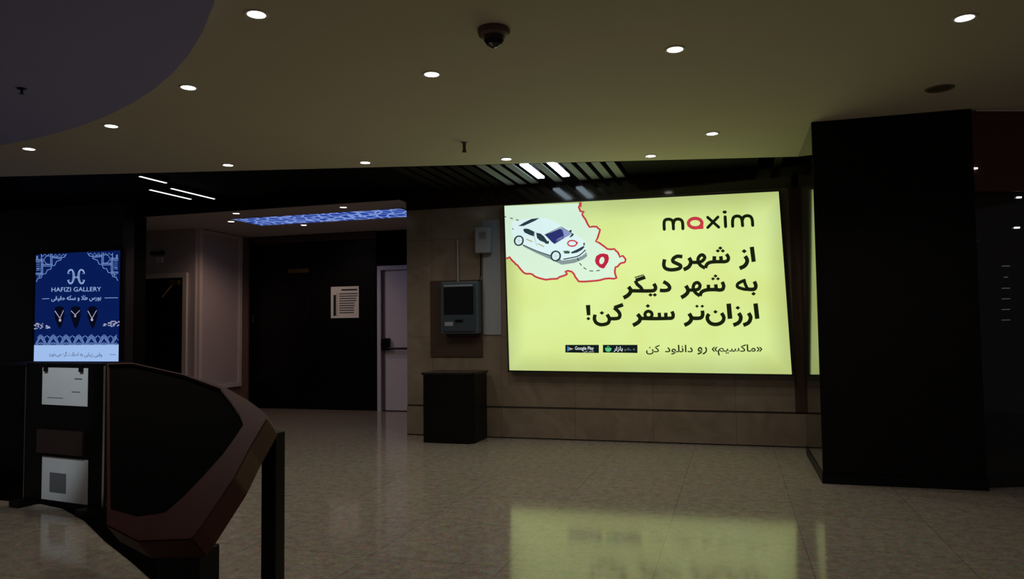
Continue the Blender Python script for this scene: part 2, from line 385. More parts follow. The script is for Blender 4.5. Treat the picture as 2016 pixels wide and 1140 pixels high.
a.line([(418, 490), (414, 560), (440, 650)], 3); a.line([(285, 640), (440, 708), (600, 762)], 9); a.line([(160, 455), (178, 465)], 8, curve=False)
a.put('car_trim', K_DK, sg)
a = art(4, D0, DS)
a.poly([(530, 528), (700, 455), (725, 470), (750, 560), (637, 630), (610, 610)]); a.put('windscreen', K_NAVY, sg)
a = art(4, D0, DS); a.poly([(700, 455), (722, 447), (830, 515), (790, 540), (750, 560), (725, 500)])
a.poly([(660, 575), (780, 520), (800, 530), (645, 620)]); a.put('windscreen_glint', K_LAV, sg)
for cx_, cy_, rx, ry in ((236, 592, 56, 60), (650, 764, 60, 62)):
    a = art(5, D0, DS); a.ell(cx_, cy_, rx, ry, rot=.35); w_ = a.put('wheel', K_DK, sg)
    a = art(6, D0, DS); a.ell(cx_, cy_, rx*.68, ry*.74, rot=.35); r_ = a.put('rim', K_CAR, w_)
    a = art(7, D0, DS)
    for k in range(5):
        an = 2*PI*k/5; a.line([(cx_, cy_), (cx_+rx*.62*math.cos(an), cy_+ry*.66*math.sin(an))], 3, curve=False)
    a.put('spokes', K_SH, w_)
a = art(5, D0, DS); a.ring(835, 622, 50, 32, 15); a.poly([(880, 600), (905, 612), (885, 640)]); a.put('bonnet_logo', K_RED, sg)
a = art(5, D0, DS); a.poly([(732, 708), (790, 704), (812, 718), (800, 737), (752, 737)]); a.poly([(958, 622), (975, 612), (980, 640), (962, 650)]); a.put('headlights', glow('print_dark_green', (60, 98, 76), .8), sg)
a = art(5, D0, DS); a.line([(320, 575), (390, 605)], 10, curve=False); a.line([(450, 625), (520, 660)], 10, curve=False); a.put('door_lettering', K_OCH, sg)
a = art(4, D0, DS)
for s_ in ([(65, 322), (95, 325)], [(138, 338), (170, 344)], [(203, 357), (236, 362)], [(893, 785), (908, 818)], [(918, 843), (940, 872)], [(962, 893), (994, 914)], [(1028, 930), (1070, 932)], [(1105, 930), (1145, 925)]): a.line(s_, 9, curve=False)
a.put('route_dashes', K_INK, sg)
a = art(3, D0, DS)
a.poly([(1175, 905), (1140, 890), (1100, 850), (1090, 815), (1105, 765), (1145, 740), (1190, 735), (1235, 748), (1248, 785), (1240, 830), (1215, 870), (1195, 900)]); pin = a.put('map_pin', glow('print_crimson', (190, 34, 66), .85), sg)
a = art(4, D0, DS); a.ell(1168, 815, 27, 42, rot=.3); a.put('pin_hole', K_PALE, pin)
# brand word
A0, AS = (1290, 400), 8.141
a = art(3, A0, AS)
a.line([(145, 418), (141, 330), (155, 275), (200, 258), (250, 265), (282, 300), (292, 412)], 50, rnd=True)
a.line([(290, 330), (310, 275), (360, 255), (410, 268), (437, 310), (443, 408)], 50, rnd=True)
a.line([(840, 227), (1018, 385)], 46, curve=False, rnd=True); a.line([(1005, 222), (842, 390)], 46, curve=False, rnd=True)
a.line([(1120, 220), (1128, 375)], 50, curve=False, rnd=True); a.ell(1113, 143, 33, 26)
a.line([(1241, 370), (1240, 280), (1260, 225), (1310, 207), (1360, 220), (1388, 260), (1400, 360)], 50, rnd=True)
a.line([(1395, 280), (1415, 225), (1465, 202), (1520, 212), (1552, 260), (1562, 355)], 50, rnd=True)
a.put('brand_lettering', K_INK, sg)
a = art(3, A0, AS); a.ring(640, 320, 108, 76, 54); a.poly([(770, 300), (772, 412), (650, 420), (640, 395), (720, 370)]); a.put('red_brand_letter', K_RED, sg)
# headline, three lines, every stroke drawn
a = art(3, A0, AS)
a.line([(1548, 700), (1578, 940)], 68, curve=False)
a.dia(1426, 770, 42); a.line([(1440, 850), (1472, 905), (1465, 960), (1425, 1010), (1352, 1045)], 64)
a.dia(1043, 720, 36); a.dia(1003, 765, 36); a.dia(1083, 765, 36)
a.line([(1140, 815), (1172, 870), (1160, 920), (1110, 938), (1060, 938), (945, 940), (870, 952), (825, 985), (805, 1040)], 56)
a.line([(1057, 930), (1052, 850)], 58, curve=False); a.line([(945, 935), (948, 850)], 60, curve=False)
a.line([(570, 948), (690, 948), (755, 925), (793, 875), (770, 835), (730, 833), (690, 880), (690, 945), (730, 1000), (800, 1042)], 54)
a.line([(540, 875), (568, 925), (565, 975), (525, 1030), (455, 1065)], 62)
a.line([(435, 858), (350, 852), (290, 890), (285, 935), (340, 965), (405, 1000), (395, 1040), (330, 1062), (240, 1068), (165, 1045), (137, 990), (150, 900)], 58)
a.put('headline_top_line', K_INK, sg)
a = art(3, (1210, 530), 6.72)
a.line([(1848, 162), (1868, 215), (1855, 258), (1810, 268), (1740, 262)], 50); a.dia(1838, 325, 32)
a.line([(1710, 130), (1725, 190), (1750, 265), (1660, 250), (1622, 225), (1640, 185), (1712, 150)], 42)
for x, y, r in ((1335, 90, 28), (1302, 127, 27), (1368, 127, 27), (475, 340, 30), (532, 340, 30)): a.dia(x, y, r)
a.line([(1422, 168), (1442, 215), (1432, 262), (1395, 275), (1330, 270), (1240, 272), (1180, 285), (1145, 310), (1130, 355)], 48)
a.line([(1343, 265), (1338, 200)], 48, curve=False); a.line([(1243, 270), (1240, 205)], 46, curve=False)
a.line([(965, 277), (1050, 275), (1110, 262), (1130, 215), (1100, 178), (1055, 195), (1040, 260), (1075, 315), (1128, 352)], 44)
a.line([(942, 218), (970, 270), (965, 310), (925, 350), (880, 375)], 52)
a.line([(645, 165), (700, 198), (728, 240), (712, 272), (660, 283), (598, 280)], 48)
a.line([(518, 192), (542, 240), (525, 278), (470, 287), (340, 287), (220, 285)], 48)
a.line([(405, 105), (280, 148)], 48, curve=False); a.line([(275, 150), (300, 200), (345, 240), (370, 285)], 46); a.line([(265, 110), (385, 74)], 13, curve=False)
a.line([(183, 233), (213, 275), (203, 315), (170, 350), (118, 380)], 52)
a.put('headline_middle_line', K_INK, sg)
a = art(3, (1140, 580), 5.449)
a.line([(1893, 95), (1912, 260)], 48, curve=False); a.line([(1818, 198), (1840, 240), (1832, 280), (1810, 307), (1762, 328)], 42)
a.line([(1713, 198), (1735, 240), (1727, 280), (1703, 307), (1655, 328)], 42); a.dia(1703, 142, 26)
a.line([(1605, 97), (1620, 260)], 50, curve=False)
a.line([(1528, 198), (1552, 240), (1545, 282), (1510, 310), (1460, 320), (1410, 306), (1380, 270), (1378, 235), (1395, 208)], 40); a.dia(1463, 185, 25)
a.line([(1322, 172), (1326, 215), (1308, 248), (1250, 255), (1190, 248)], 40); a.dia(1265, 125, 21); a.dia(1322, 125, 21)
a.line([(1180, 203), (1204, 245), (1198, 280), (1172, 307), (1130, 328)], 42)
a.line([(997, 180), (1010, 220), (998, 250), (950, 255), (800, 258), (650, 255)], 38); a.line([(932, 255), (930, 195)], 38, curve=False); a.line([(865, 255), (860, 195)], 36, curve=False)
a.ring(745, 215, 38, 36, 34); a.dia(738, 122, 25)
a.line([(627, 210), (655, 248), (648, 283), (620, 308), (578, 330)], 42)
a.line([(472, 108), (378, 142)], 40, curve=False); a.line([(375, 140), (420, 180), (438, 215), (428, 248), (390, 258), (325, 258)], 38)
a.line([(300, 213), (325, 258), (315, 300), (280, 318), (230, 322), (185, 302), (165, 262), (172, 215)], 38); a.dia(245, 197, 25)
a.line([(96, 112), (103, 222)], 48, curve=False, w1=38); a.dia(100, 258, 23)
a.put('headline_bottom_line', K_INK, sg)
rev = lambda s: s[::-1]
a = art(3)
a.text(rev('\uFE8D\uFEAD\uFEAF')[0:0] or '\u00AB'+rev('\uFEE3\uFE8E\uFB90\uFEB4\uFBFF\uFEE2')+'\u00BB', 1401, 1501, 678, 700, 0, .012)
a.text(rev('\uFEAD\uFEED'), 1373, 1392, 683, 698, 0, .012)
a.text(rev('\uFEA9\uFE8D\uFEE7\uFEE0\uFEEE\uFEA9'), 1309, 1364, 679, 698, 0, .012)
a.text(rev('\uFB90\uFEE6'), 1272, 1299, 679, 698, 0, .012)
a.put('download_lettering', K_INK, sg)
for x0, x1, kind in ((1113, 1179, 0), (1187, 1255, 1)):
    a = art(2); a.poly([(x0, 679), (x0, 694), (x1, 695), (x1, 679)]); bd = a.put('store_badge', glow('print_badge_black', (10, 26, 26), .8), sg)
    if kind == 0:
        a = art(3); a.poly([(1117, 681), (1117, 692.5), (1123, 687)]); a.put('play_triangle', K_BLUE, bd)
        a = art(3); a.poly([(1123, 687), (1120, 683.8), (1129, 687), (1120, 690)]); a.put('play_triangle_tip', glow('print_orange', (214, 170, 140), .9), bd)
        a = art(3); a.text('Google Play', 1132, 1169, 682, 691, 0, .01); a.put('badge_lettering', K_WHT, bd)
        a = art(3); a.text(rev('\uFEB3\uFED4\uFEAE \uFB90\uFEE6'), 1149, 1169, 690.5, 694, 0, 0); a.put('badge_small_lettering', K_WHT, bd)
    else:
        a = art(3); a.poly([(1191, 685), (1204, 685), (1203, 690), (1199, 693), (1195, 692.5), (1192, 690)]); a.line([(1194, 686), (1197, 681.5), (1201, 686)], 1.2); a.put('shopping_bag', K_GRN, bd)
        a = art(3); a.text(rev('\uFE91\uFE8E\uFEAF\uFE8D\uFEAD'), 1208, 1226, 682, 693, 0, .02); a.put('badge_lettering', K_WHT, bd)
        a = art(3); a.text(rev('\uFED2\uFEFC\uFEED'), 1229, 1251, 684.5, 691, 0, 0); a.put('badge_small_lettering', glow('print_grey', (120, 140, 140), .9), bd)

# ================================================================== BLUE POSTER LIGHTBOX
PY = 8.12
ps = thing('poster_lightbox', 'tall blue glowing jewellery poster on the charcoal shop wall at the left', 'sign', (-8.9, 8.2, .45))
pl, pr_ = onY(69, 600, PY).x, onY(235, 600, PY).x; pt, pb = onY(150, 497, PY).z, onY(150, 768, PY).z
part('housing', B(pl-.05, pr_+.05, PY+.003, 8.17, pb-.05, pt+.05), M_BLACK, ps)
def pa(i, r=None, k=1.0): return Art(PY-.0012*i, r, k)
K_PB = glow('poster_blue', (6, 26, 84), 1.0); K_PW = glow('poster_pale_blue', (160, 192, 240), .95); K_PL = glow('poster_line_blue', (120, 154, 214), .95)
a = pa(0)
a.bm.faces.new([a.bm.verts.new(c) for c in ((pl, PY, pb), (pr_, PY, pb), (pr_, PY, pt), (pl, PY, pt))]); a.put('blue_print', K_PB, ps)
wz = onY(150, 679, PY).z
a = pa(1); a.bm.faces.new([a.bm.verts.new((c[0], PY-.0012, c[1])) for c in ((pl, pb), (pr_, pb), (pr_, wz), (pl, wz))]); a.put('pale_band', K_PW, ps)
Z0, ZS = (60, 490), 8.767
a = pa(2, Z0, ZS)   # corner fretwork
for side in (0, 1):
    def fx(p): return p if side == 0 else (1605-p[0], p[1]-20)
    def ln(pts, w=11, curve=False): a.line([fx(p) for p in pts], w, curve=curve)
    ln([(620, 85), (590, 140), (540, 150), (525, 190), (450, 215), (420, 285), (370, 290), (350, 350), (290, 365), (265, 425), (205, 440), (185, 500), (125, 510), (100, 570)], 12)
    ln([(90, 210), (240, 205)]); ln([(90, 185), (240, 180)]); ln([(90, 420), (200, 418)]); ln([(90, 440), (210, 440)]); ln([(200, 270), (370, 272)]); ln([(200, 295), (360, 298)])
    ln([(190, 100), (185, 430)]); ln([(212, 215), (210, 430)]); ln([(345, 85), (350, 280)]); ln([(370, 85), (375, 280)]); ln([(120, 120), (125, 190)]); ln([(105, 120), (108, 190)])
    ln([(375, 130), (540, 150)]); ln([(375, 150), (520, 170)]); ln([(240, 180), (260, 140), (300, 120), (345, 130)], 9, True); ln([(240, 210), (275, 255), (345, 270)], 9, True)
    for k in range(5): ln([(100, 235+k*34), (165, 228+k*34)], 8)
    ln([(180, 90), (210, 130), (250, 90), (280, 130), (320, 90)], 9); ln([(400, 130), (430, 95), (465, 130), (500, 90), (530, 130), (570, 90), (600, 125)], 9)
    ln([(110, 350), (170, 330)], 8); ln([(120, 470), (180, 465)], 8); ln([(165, 440), (150, 500)], 8)
a.put('corner_fretwork', K_PL, ps)
a = pa(2, Z0, ZS)   # monogram of two back-to-back letters
for sgn in (-1, 1):
    cxm = 788
    def mx(x, y): return (cxm+sgn*x, y)
    for off in (0, 16, 32):
        a.line([mx(148-off*.2, 420-off*.2), mx(120-off*.3, 362+off*.55), mx(68+off*.1, 358+off*.5), mx(32+off*.9, 420), mx(28+off*.9, 490), mx(45+off*.8, 560), mx(80+off*.3, 604-off*.6), mx(120-off*.3, 598-off*.6), mx(148-off*.2, 545)], 7, curve=True)
    a.line([mx(148, 424), mx(110, 424)], 8, curve=False); a.line([mx(148, 540), mx(108, 540)], 8, curve=False)
a.line([(748, 482), (828, 482)], 7, curve=False); a.line([(748, 500), (828, 500)], 7, curve=False)
a.put('monogram', K_PW, ps)
a = pa(2); a.text('HAFIZI GALLERY', 101.5, 199, 566, 574.5, -.012, 0); a.put('shop_lettering', K_PW, ps)
a = pa(2); a.text(rev('\uFE91\uFEEE\uFEAD\uFEB1 \uFEC3\uFEFC \uFEED \uFEB3\uFB91\uFEEA \uFEA3\uFED8\uFBFF\uFED8\uFBFD'), 101, 199, 582, 594, -.012, .008)
a.line([(83, 588.5), (97, 588)], .9, curve=False); a.line([(206, 586.5), (232, 586.2)], .9, curve=False); a.put('tagline_lettering', K_PW, ps)
for i, (cx_, kind) in enumerate(((117, 0), (149, 1), (182, 2))):
    a = pa(1); a.poly([(cx_-9, 606), (cx_-10, 622), (cx_-4, 640), (cx_, 648), (cx_+5, 640), (cx_+10, 622), (cx_+9, 606), (cx_+4, 603), (cx_-4, 603)]); bu = a.put('display_bust', glow('poster_near_black', (4, 8, 26), 1), ps)
    tip = (cx_+(1 if kind == 0 else -1 if kind == 1 else -1), 627 if kind != 1 else 620)
    a = pa(2); a.line([(cx_-9, 612), tip], 1.6, curve=False, w1=1.2); a.line([(cx_+8, 611), tip], 1.2, curve=False)
    if kind == 0: a.poly([(tip[0]-2, 628), (tip[0]+2.2, 628), (tip[0]+2.2, 633), (tip[0]-2, 633)])
    else: a.ell(tip[0], tip[1]+2.5, 2.4 if kind == 2 else 1.9, 2.8 if kind == 2 else 2.2, 12)
    a.put('necklace', glow('poster_pearl', (190, 180, 212), .9), bu)
a = pa(2)
for side in (0, 1):
    for k in range(34):
        u = random.random(); x = 68+u*30; y = 638+random.uniform(-1, 1)*(8-6*u)+u*4-(4 if side else 0)
        if side: x = 302-x
        a.ell(x, y+2, random.uniform(1.2, 2.6), random.uniform(.7, 1.3), 7, random.uniform(-.6, .6))
a.put('petal_heap', glow('poster_petal', (168, 172, 200), .9), ps)
a = pa(2)   # lattice border
n = 7; w_ = 165/6.6
for k in range(-1, 8):
    xm = 80+k*w_
    for off in (0, 1.6, 3.2, 4.8):
        pts = [(xm-w_/2+off, 678.5), (xm-w_/4+off*.6, 667+off*.7), (xm, 661.5+off), (xm+w_/4-off*.6, 667+off*.7), (xm+w_/2-off, 678.5)]
        pts = [p for p in pts if 68 < p[0] < 234]
        if len(pts) > 1: a.line(pts, .7)
    pts = [(xm-w_/2, 661), (xm-w_/4, 664), (xm, 659), (xm+w_/4, 664), (xm+w_/2, 661)]; pts = [p for p in pts if 68 < p[0] < 234]
    if len(pts) > 1: a.line(pts, .8)
    for sx in (-1, 1):
        pts = [(xm+sx*w_/2, 678), (xm+sx*w_*.3, 668), (xm+sx*w_*.5, 660.5)]; pts = [p for p in pts if 68 < p[0] < 234]
        if len(pts) > 1: a.line(pts, .7)
    pts = [(xm-7, 678.3), (xm-3, 676.5), (xm, 677.5), (xm+3, 676.5), (xm+7, 678.3)]; pts = [p for p in pts if 68 < p[0] < 234]
    if len(pts) > 1: a.line(pts, .8)
    pts = [(xm-6, 678), (xm, 674.5), (xm+6, 678)]; pts = [p for p in pts if 68 < p[0] < 234]
    if len(pts) > 1: a.line(pts, 1)
a.put('lattice_border', K_PL, ps)
a = pa(2); a.text(rev('\uFEED\uFED7\uFE98\uFBFD \uFEAF\uFBFE\uFE92\uFE8E\uFBFE\uFBFD \uFE91\uFEEA \uFE8D\uFEBB\uFE8E\uFEDF\uFE96 \uFB94\uFEAE\uFEE9 \uFEE3\uFBFD\u200C\uFEA7\uFEEE\uFEAD\uFEA9').replace('\u200C', ''), 96, 201, 692, 703, .01, 0)
a.line([(216, 698), (228, 698.2)], .8, curve=False); a.put('slogan_lettering', glow('poster_ink', (26, 34, 70), .9), ps)

# ================================================================== DOWNLIGHTS
M_LAMP = mat('lamp', (255, 255, 255)); MATS.pop('lamp')
M_LAMP = glow('lit_warm_lamp', (255, 246, 232), 9)
M_RIM = mat('white_lamp_rim', (210, 205, 195), .5)
def downlight(x, y, z, label, group=None, r=.05, watts=DOWN_W, col=(1, .89, .77), blend=.6, size=150):
    t = thing('downlight', label, 'ceiling light', (x, y, z), group)
    part('rim', lathe([(r, z-.004), (r+.012, z-.006), (r+.016, z-.001), (r+.014, z)], x, y), M_RIM, t)
    part('lens', lathe([(0, z-.003), (r, z-.003)], x, y), M_LAMP, t)
    ld = bpy.data.lights.new('downlight_bulb', 'SPOT'); ld.energy = watts; ld.color = col; ld.spot_size = math.radians(size); ld.spot_blend = blend; ld.shadow_soft_size = .045
    lo = bpy.data.objects.new('downlight_bulb', ld); COL.objects.link(lo); lo.parent = t; lo.location = (0, 0, -.03)
    return t
dl = [((505, 28), 'downlight nearest the camera, beside the round lowered ceiling, at the top left'), ((371, 172), 'second downlight along the rim of the round lowered ceiling, from the camera'),
      ((219, 248), 'third downlight along the rim of the round lowered ceiling, from the camera'), ((57, 293), 'farthest left downlight, at the tip of the rim of the round lowered ceiling'),
      ((449, 325), 'downlight at the ceiling edge just above the thin white linear lamps'), ((719, 320), 'downlight at the ceiling edge above the dark alcove doors'),
      ((850, 146), 'downlight between the dome camera and the round lowered ceiling'), ((997, 313), 'downlight at the ceiling edge just left of the lit slats'),
      ((1281, 307), 'downlight at the ceiling edge just right of the lit slats'), ((1329, 97), 'downlight right of the dome camera near the top of the photo'),
      ((1402, 263), 'downlight over the yellow lightbox, closest to the black column on its left side'), ((1899, 35), 'downlight in the upper right corner above the black column')]
for p, lb in dl:
    v = onZ(*p, ZC); downlight(v.x, v.y, ZC, lb)
for p, lb, wt in (((465, 420), 'small alcove downlight at the front left corner of the blue ceiling panel', 6), ((455, 436), 'small alcove downlight just left of the blue ceiling panel', 22),
              ((676, 408), 'small alcove downlight in front of the blue ceiling panel', 6), ((598, 443), 'small alcove downlight behind the blue ceiling panel', 16)):
    v = onZ(*p, 3.0); downlight(v.x, v.y, 3.0, lb, watts=wt, col=(1, .66, .46), r=.045)

# ================================================================== LINEAR LAMPS, SLATS
M_TUBE = glow('lit_white_tube', (240, 250, 255), 3.0)
for (x, y0, y1), lb in (((-6.86, 7.36, 8.07), 'thin white linear lamp, lowest left of the three at the black ceiling'), ((-6.56, 7.38, 8.16), 'thin white linear lamp, right one of the three at the black ceiling'), ((-6.37, 6.68, 7.08), 'thin short white linear lamp touching the cream ceiling edge')):
    t = thing('linear_lamp', lb, 'ceiling light', (x, y0, ZC))
    part('profile', B(x-.02, x+.02, y0-.01, y1+.01, ZC+.005, ZC+.06), M_BLACK, t); part('diffuser', B(x-.014, x+.014, y0, y1, ZC, ZC+.0045), M_TUBE, t)
M_SLAT = mat('grey_metal_slat', (150, 158, 158), .6, spec=.3); M_SLATD = mat('unlit_tone_slat', (34, 28, 25), .7, spec=.15)  # dark slats: the missing lamp light is put into their colour
P_ = .15; g0 = -2.122
for kk in range(-9, 7):
    if kk in (0, 2): continue
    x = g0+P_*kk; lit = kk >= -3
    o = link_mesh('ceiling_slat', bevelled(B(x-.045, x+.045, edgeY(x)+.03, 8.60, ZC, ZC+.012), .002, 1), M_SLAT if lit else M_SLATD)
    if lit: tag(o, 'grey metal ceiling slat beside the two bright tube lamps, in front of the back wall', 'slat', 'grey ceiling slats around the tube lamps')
    else: tag(o, 'ceiling slat coloured dark as unlit, left of the grey slats and the tube lamps', 'slat', 'dark ceiling slats left of the lamps')
for kk in range(17, 22):
    x = g0+P_*(kk+.5)
    if x > .62: break
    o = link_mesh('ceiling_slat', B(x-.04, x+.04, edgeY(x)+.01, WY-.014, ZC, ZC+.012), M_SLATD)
    tag(o, 'ceiling slat coloured dark as unlit beside the top of the black column', 'slat', 'slats beside the column')
for kk, lb in ((0, 'bright white tube lamp between the ceiling slats, left of the pair'), (2, 'bright white tube lamp between the ceiling slats, right of the pair')):
    x = g0+P_*kk
    t = thing('tube_lamp', lb, 'ceiling light', (x, 8.2, 3.2))
    part('tube', B(x-.04, x+.04, 7.55, 8.32, ZC-.004, 3.12), glow('lit_cool_tube', (215, 240, 255), 5), t)
    part('ballast', B(x-.012, x+.012, 7.9, 8.2, 3.1205, 3.2995), M_GREYM, t)

# ================================================================== CEILING FITTINGS
v = onZ(972, 58, ZC)
t = thing('dome_camera', 'brown dome camera hanging under the cream ceiling', 'camera', (v.x, v.y, ZC))
part('base', lathe([(0, ZC), (.092, ZC), (.096, ZC-.012), (.09, ZC-.035), (.07, ZC-.045), (0, ZC-.045)], v.x, v.y), mat('brown_plastic', (92, 62, 58), .5), t)
part('dome', lathe([(.062, ZC-.045), (.058, ZC-.068), (.042, ZC-.092), (.02, ZC-.106), (0, ZC-.11)], v.x, v.y), M_GLASS, t)
v = onZ(914, 280, ZC)
t = thing('sprinkler_head', 'small dark sprinkler head hanging above the wall cabinet', 'sprinkler', (v.x, v.y, ZC))
part('escutcheon', lathe([(.03, ZC), (.028, ZC-.008), (.012, ZC-.012), (0, ZC-.012)], v.x, v.y), M_GREYM, t)
part('body', lathe([(.014, ZC-.012), (.016, ZC-.05), (.012, ZC-.055), (.02, ZC-.09), (.024, ZC-.094), (0, ZC-.096)], v.x, v.y), M_BROWN2, t)
v = onZ(43, 174, ZC-.1)
t = thing('sprinkler_head', 'small dark sprinkler under the round lowered ceiling at the left', 'sprinkler', (v.x, v.y, ZC-.1))
part('escutcheon', lathe([(.03, ZC-.1), (.028, ZC-.106), (.01, ZC-.11), (0, ZC-.11)], v.x, v.y), M_BLACK, t)
part('body', lathe([(.008, ZC-.11), (.009, ZC-.135), (.018, ZC-.138), (0, ZC-.14)], v.x, v.y), M_BLACK, t)
v = onZ(1850, 174, ZC)
t = thing('ceiling_vent', 'dark flat vent in the cream ceiling in front of the black column', 'vent', (v.x, v.y, ZC))
part('frame', lathe([(.075, ZC-.001), (.09, ZC-.008), (.1, ZC-.001), (.1, ZC)], v.x, v.y), mat('dull_brown_vent', (112, 98, 76), .6), t)
part('core', lathe([(0, ZC-.006), (.03, ZC-.006), (.076, ZC-.001)], v.x, v.y), mat('vent_core', (78, 68, 52), .7), t)

# blue fretwork ceiling panel in the alcove
x0, x1, y0, y1 = -7.03, -4.3, 9.1, 9.84
t = thing('ceiling_light_panel', 'long blue glowing patterned panel in the alcove ceiling', 'ceiling light', ((x0+x1)/2, y0, 3.0))
m = glow('blue_backlit_panel', (66, 104, 196), .9); nt = m.node_tree; b = nt.nodes['Principled BSDF']
tc = nt.nodes.new('ShaderNodeTexCoord'); mp = nt.nodes.new('ShaderNodeMapping'); mp.inputs['Scale'].default_value = (1, .8, 1)
vo = nt.nodes.new('ShaderNodeTexVoronoi'); vo.feature = 'DISTANCE_TO_EDGE'; vo.inputs['Scale'].default_value = 7
cr = nt.nodes.new('ShaderNodeValToRGB'); cr.color_ramp.elements[0].position = .05; cr.color_ramp.elements[0].color = lin((134, 160, 226)); cr.color_ramp.elements[1].position = .14; cr.color_ramp.elements[1].color = lin((36, 66, 160))
nt.links.new(tc.outputs['Object'], mp.inputs[0]); nt.links.new(mp.outputs[0], vo.inputs['Vector']); nt.links.new(vo.outputs['Distance'], cr.inputs[0]); nt.links.new(cr.outputs[0], b.inputs['Emission Color'])
part('diffuser', B(x0, x1, y0, y1, 2.994, 3.0), m, t)
f = bmesh.new(); B(x0-.02, x1+.02, y0-.02, y0-.0005, 2.985, 3.0, f); B(x0-.02, x1+.02, y1+.0005, y1+.02, 2.985, 3.0, f); B(x0-.02, x0-.0005, y0, y1, 2.985, 3.0, f); B(x1+.0005, x1+.02, y0, y1, 2.985, 3.0, f)
part('frame', f, M_WHITE, t)

# ================================================================== ALCOVE: doors, notice, fire door, panels
AYb = 11.16
t = thing('door_1', 'wide black closed double doors at the back of the alcove', 'door', (-6.9, AYb, 0)); t['kind'] = 'structure'
w0, w1 = -8.19, -5.70; mid = -6.93
part('leaf', bevelled(B(w0+.02, mid-.004, AYb-.05, AYb-.001, .01, 2.86), .004, 1), mat('black_door_leaf', (7, 6, 7), .35, spec=.2), t)
part('leaf', bevelled(B(mid+.004, w1, AYb-.05, AYb-.001, .01, 2.86), .004, 1), MATS['black_door_leaf'], t)
part('door_handle', tube([(-8.07, AYb-.05, 1.50), (-8.07, AYb-.09, 1.50), (-8.07, AYb-.09, 1.62), (-8.07, AYb-.05, 1.62)], .012), mat('dull_handle', (92, 74, 62), .4, .6), t)
part('header', B(w0+.01, w1, AYb-.07, AYb-.001, 2.87, 2.985), M_BROWN2, t)
o = link_mesh('door_plate', bevelled(B(-7.39, -6.98, AYb-.058, AYb-.0505, 2.34, 2.41), .002, 1), mat('dull_brass_plate', (92, 80, 42), .4, .5)); tag(o, 'faint brass name plate high on the black alcove doors', 'sign')
nx0, nx1 = onY(651, 600, AYb-.06).x, onY(706, 600, AYb-.06).x; nz0, nz1 = onY(680, 626, AYb-.06).z, onY(680, 564, AYb-.06).z
t = thing('paper_notice', 'white printed notice taped on the black alcove door', 'notice', (nx0, AYb-.052, nz0))
part('sheet', B(nx0, nx1, AYb-.054, AYb-.051, nz0, nz1), M_PAPER, t)
f = bmesh.new(); yy = AYb-.0565
for k in range(9):
    z = nz1-.13-k*.04; B(nx0+.16, nx1-random.uniform(.02, .12), yy, yy+.002, z, z+.014, f)
B(nx0+.2, nx1-.03, yy, yy+.002, nz1-.07, nz1-.045, f); B(nx0+.05, nx0+.1, yy, yy+.002, nz0+.04, nz1-.14, f); B(nx0+.12, nx0+.125, yy, yy+.002, nz0+.03, nz1-.1, f)
part('printed_lines', f, M_INK, t)
t = thing('door_2', 'white fire door', 'door', (-5.3, AYb, 0)); t['kind'] = 'structure'
del t['label'], t['category']
f = bmesh.new(); B(-5.665, -5.60, AYb-.09, AYb-.001, 0, 2.40, f); B(-5.60, -4.72, AYb-.09, AYb-.001, 2.33, 2.40, f); B(-4.72, -4.66, AYb-.09, AYb-.001, 0, 2.40, f)
part('door_frame', f, M_DOORW, t)
lf = part('leaf', bevelled(B(-5.535, -4.725, AYb-.05, AYb-.002, .012, 2.325), .003, 1), M_DOORW, t)
part('stile', B(-5.597, -5.54, AYb-.045, AYb-.002, .012, 2.325), mat('plain_grey_stile', (96, 94, 104), .5), t)  # stile in plain grey, darker than the leaf
part('push_bar', tube([(-5.45, AYb-.11, 1.03), (-4.8, AYb-.11, 1.03)], .018), M_BLACK, t)
part('bar_bracket', bevelled(B(-5.58, -5.44, AYb-.12, AYb-.0505, 1.0, 1.2), .008), M_BLACK, t)
part('bar_bracket', bevelled(B(-4.82, -4.76, AYb-.12, AYb-.0505, .99, 1.1), .008), M_BLACK, t)
o_ = bpy.data.objects['door_1']; del o_['label'], o_['category']
# white clad left wall with its own door
t = thing('door_3', 'x', 'x', (-8.9, 9.78, 0)); t['kind'] = 'structure'; del t['label'], t['category']
f = bmesh.new(); B(-9.47, -9.375, 9.735, 9.779, 0, 2.29, f); B(-8.415, -8.34, 9.735, 9.779, 0, 2.29, f); B(-9.375, -8.415, 9.735, 9.779, 2.215, 2.29, f)
part('door_frame', f, M_WHITE, t)
part('leaf', B(-9.37, -8.42, 9.752, 9.779, .01, 2.21), mat('dark_tinted_leaf', (14, 14, 17), .12), t)
part('door_handle', tube([(-9.26, 9.751, 1.42), (-9.26, 9.71, 1.42), (-9.15, 9.705, 1.42)], .011), M_STEEL, t)
part('lock_plate', B(-9.285, -9.235, 9.746, 9.7515, 1.22, 1.40), M_GREYM, t)
part('closer_arm', tube([(-8.55, 9.735, 2.16), (-8.66, 9.70, 2.02), (-8.76, 9.68, 1.9)], .011), M_GOLD, t)
part('closer_box', bevelled(B(-8.62, -8.46, 9.70, 9.751, 2.09, 2.17), .006), M_GOLD, t)
t = thing('wall_plaque', 'small dark and white plaque on the pale wall above the tinted door', 'sign', (-8.9, 9.78, 2.5))
part('hood', bevelled(B(-9.06, -8.80, 9.735, 9.779, 2.60, 2.66), .006), M_BLACK, t)
part('plate', bevelled(B(-8.97, -8.83, 9.752, 9.779, 2.47, 2.565), .004), M_DOORW, t)
pan = thing('wall_panel', 'tall framed pale panel on the alcove side wall, left of the black doors', 'panel', (-8.21, 10.4, .4))
part('field', B(-8.2095, -8.195, 9.90, 10.83, .47, 2.93), M_WPAN, pan)
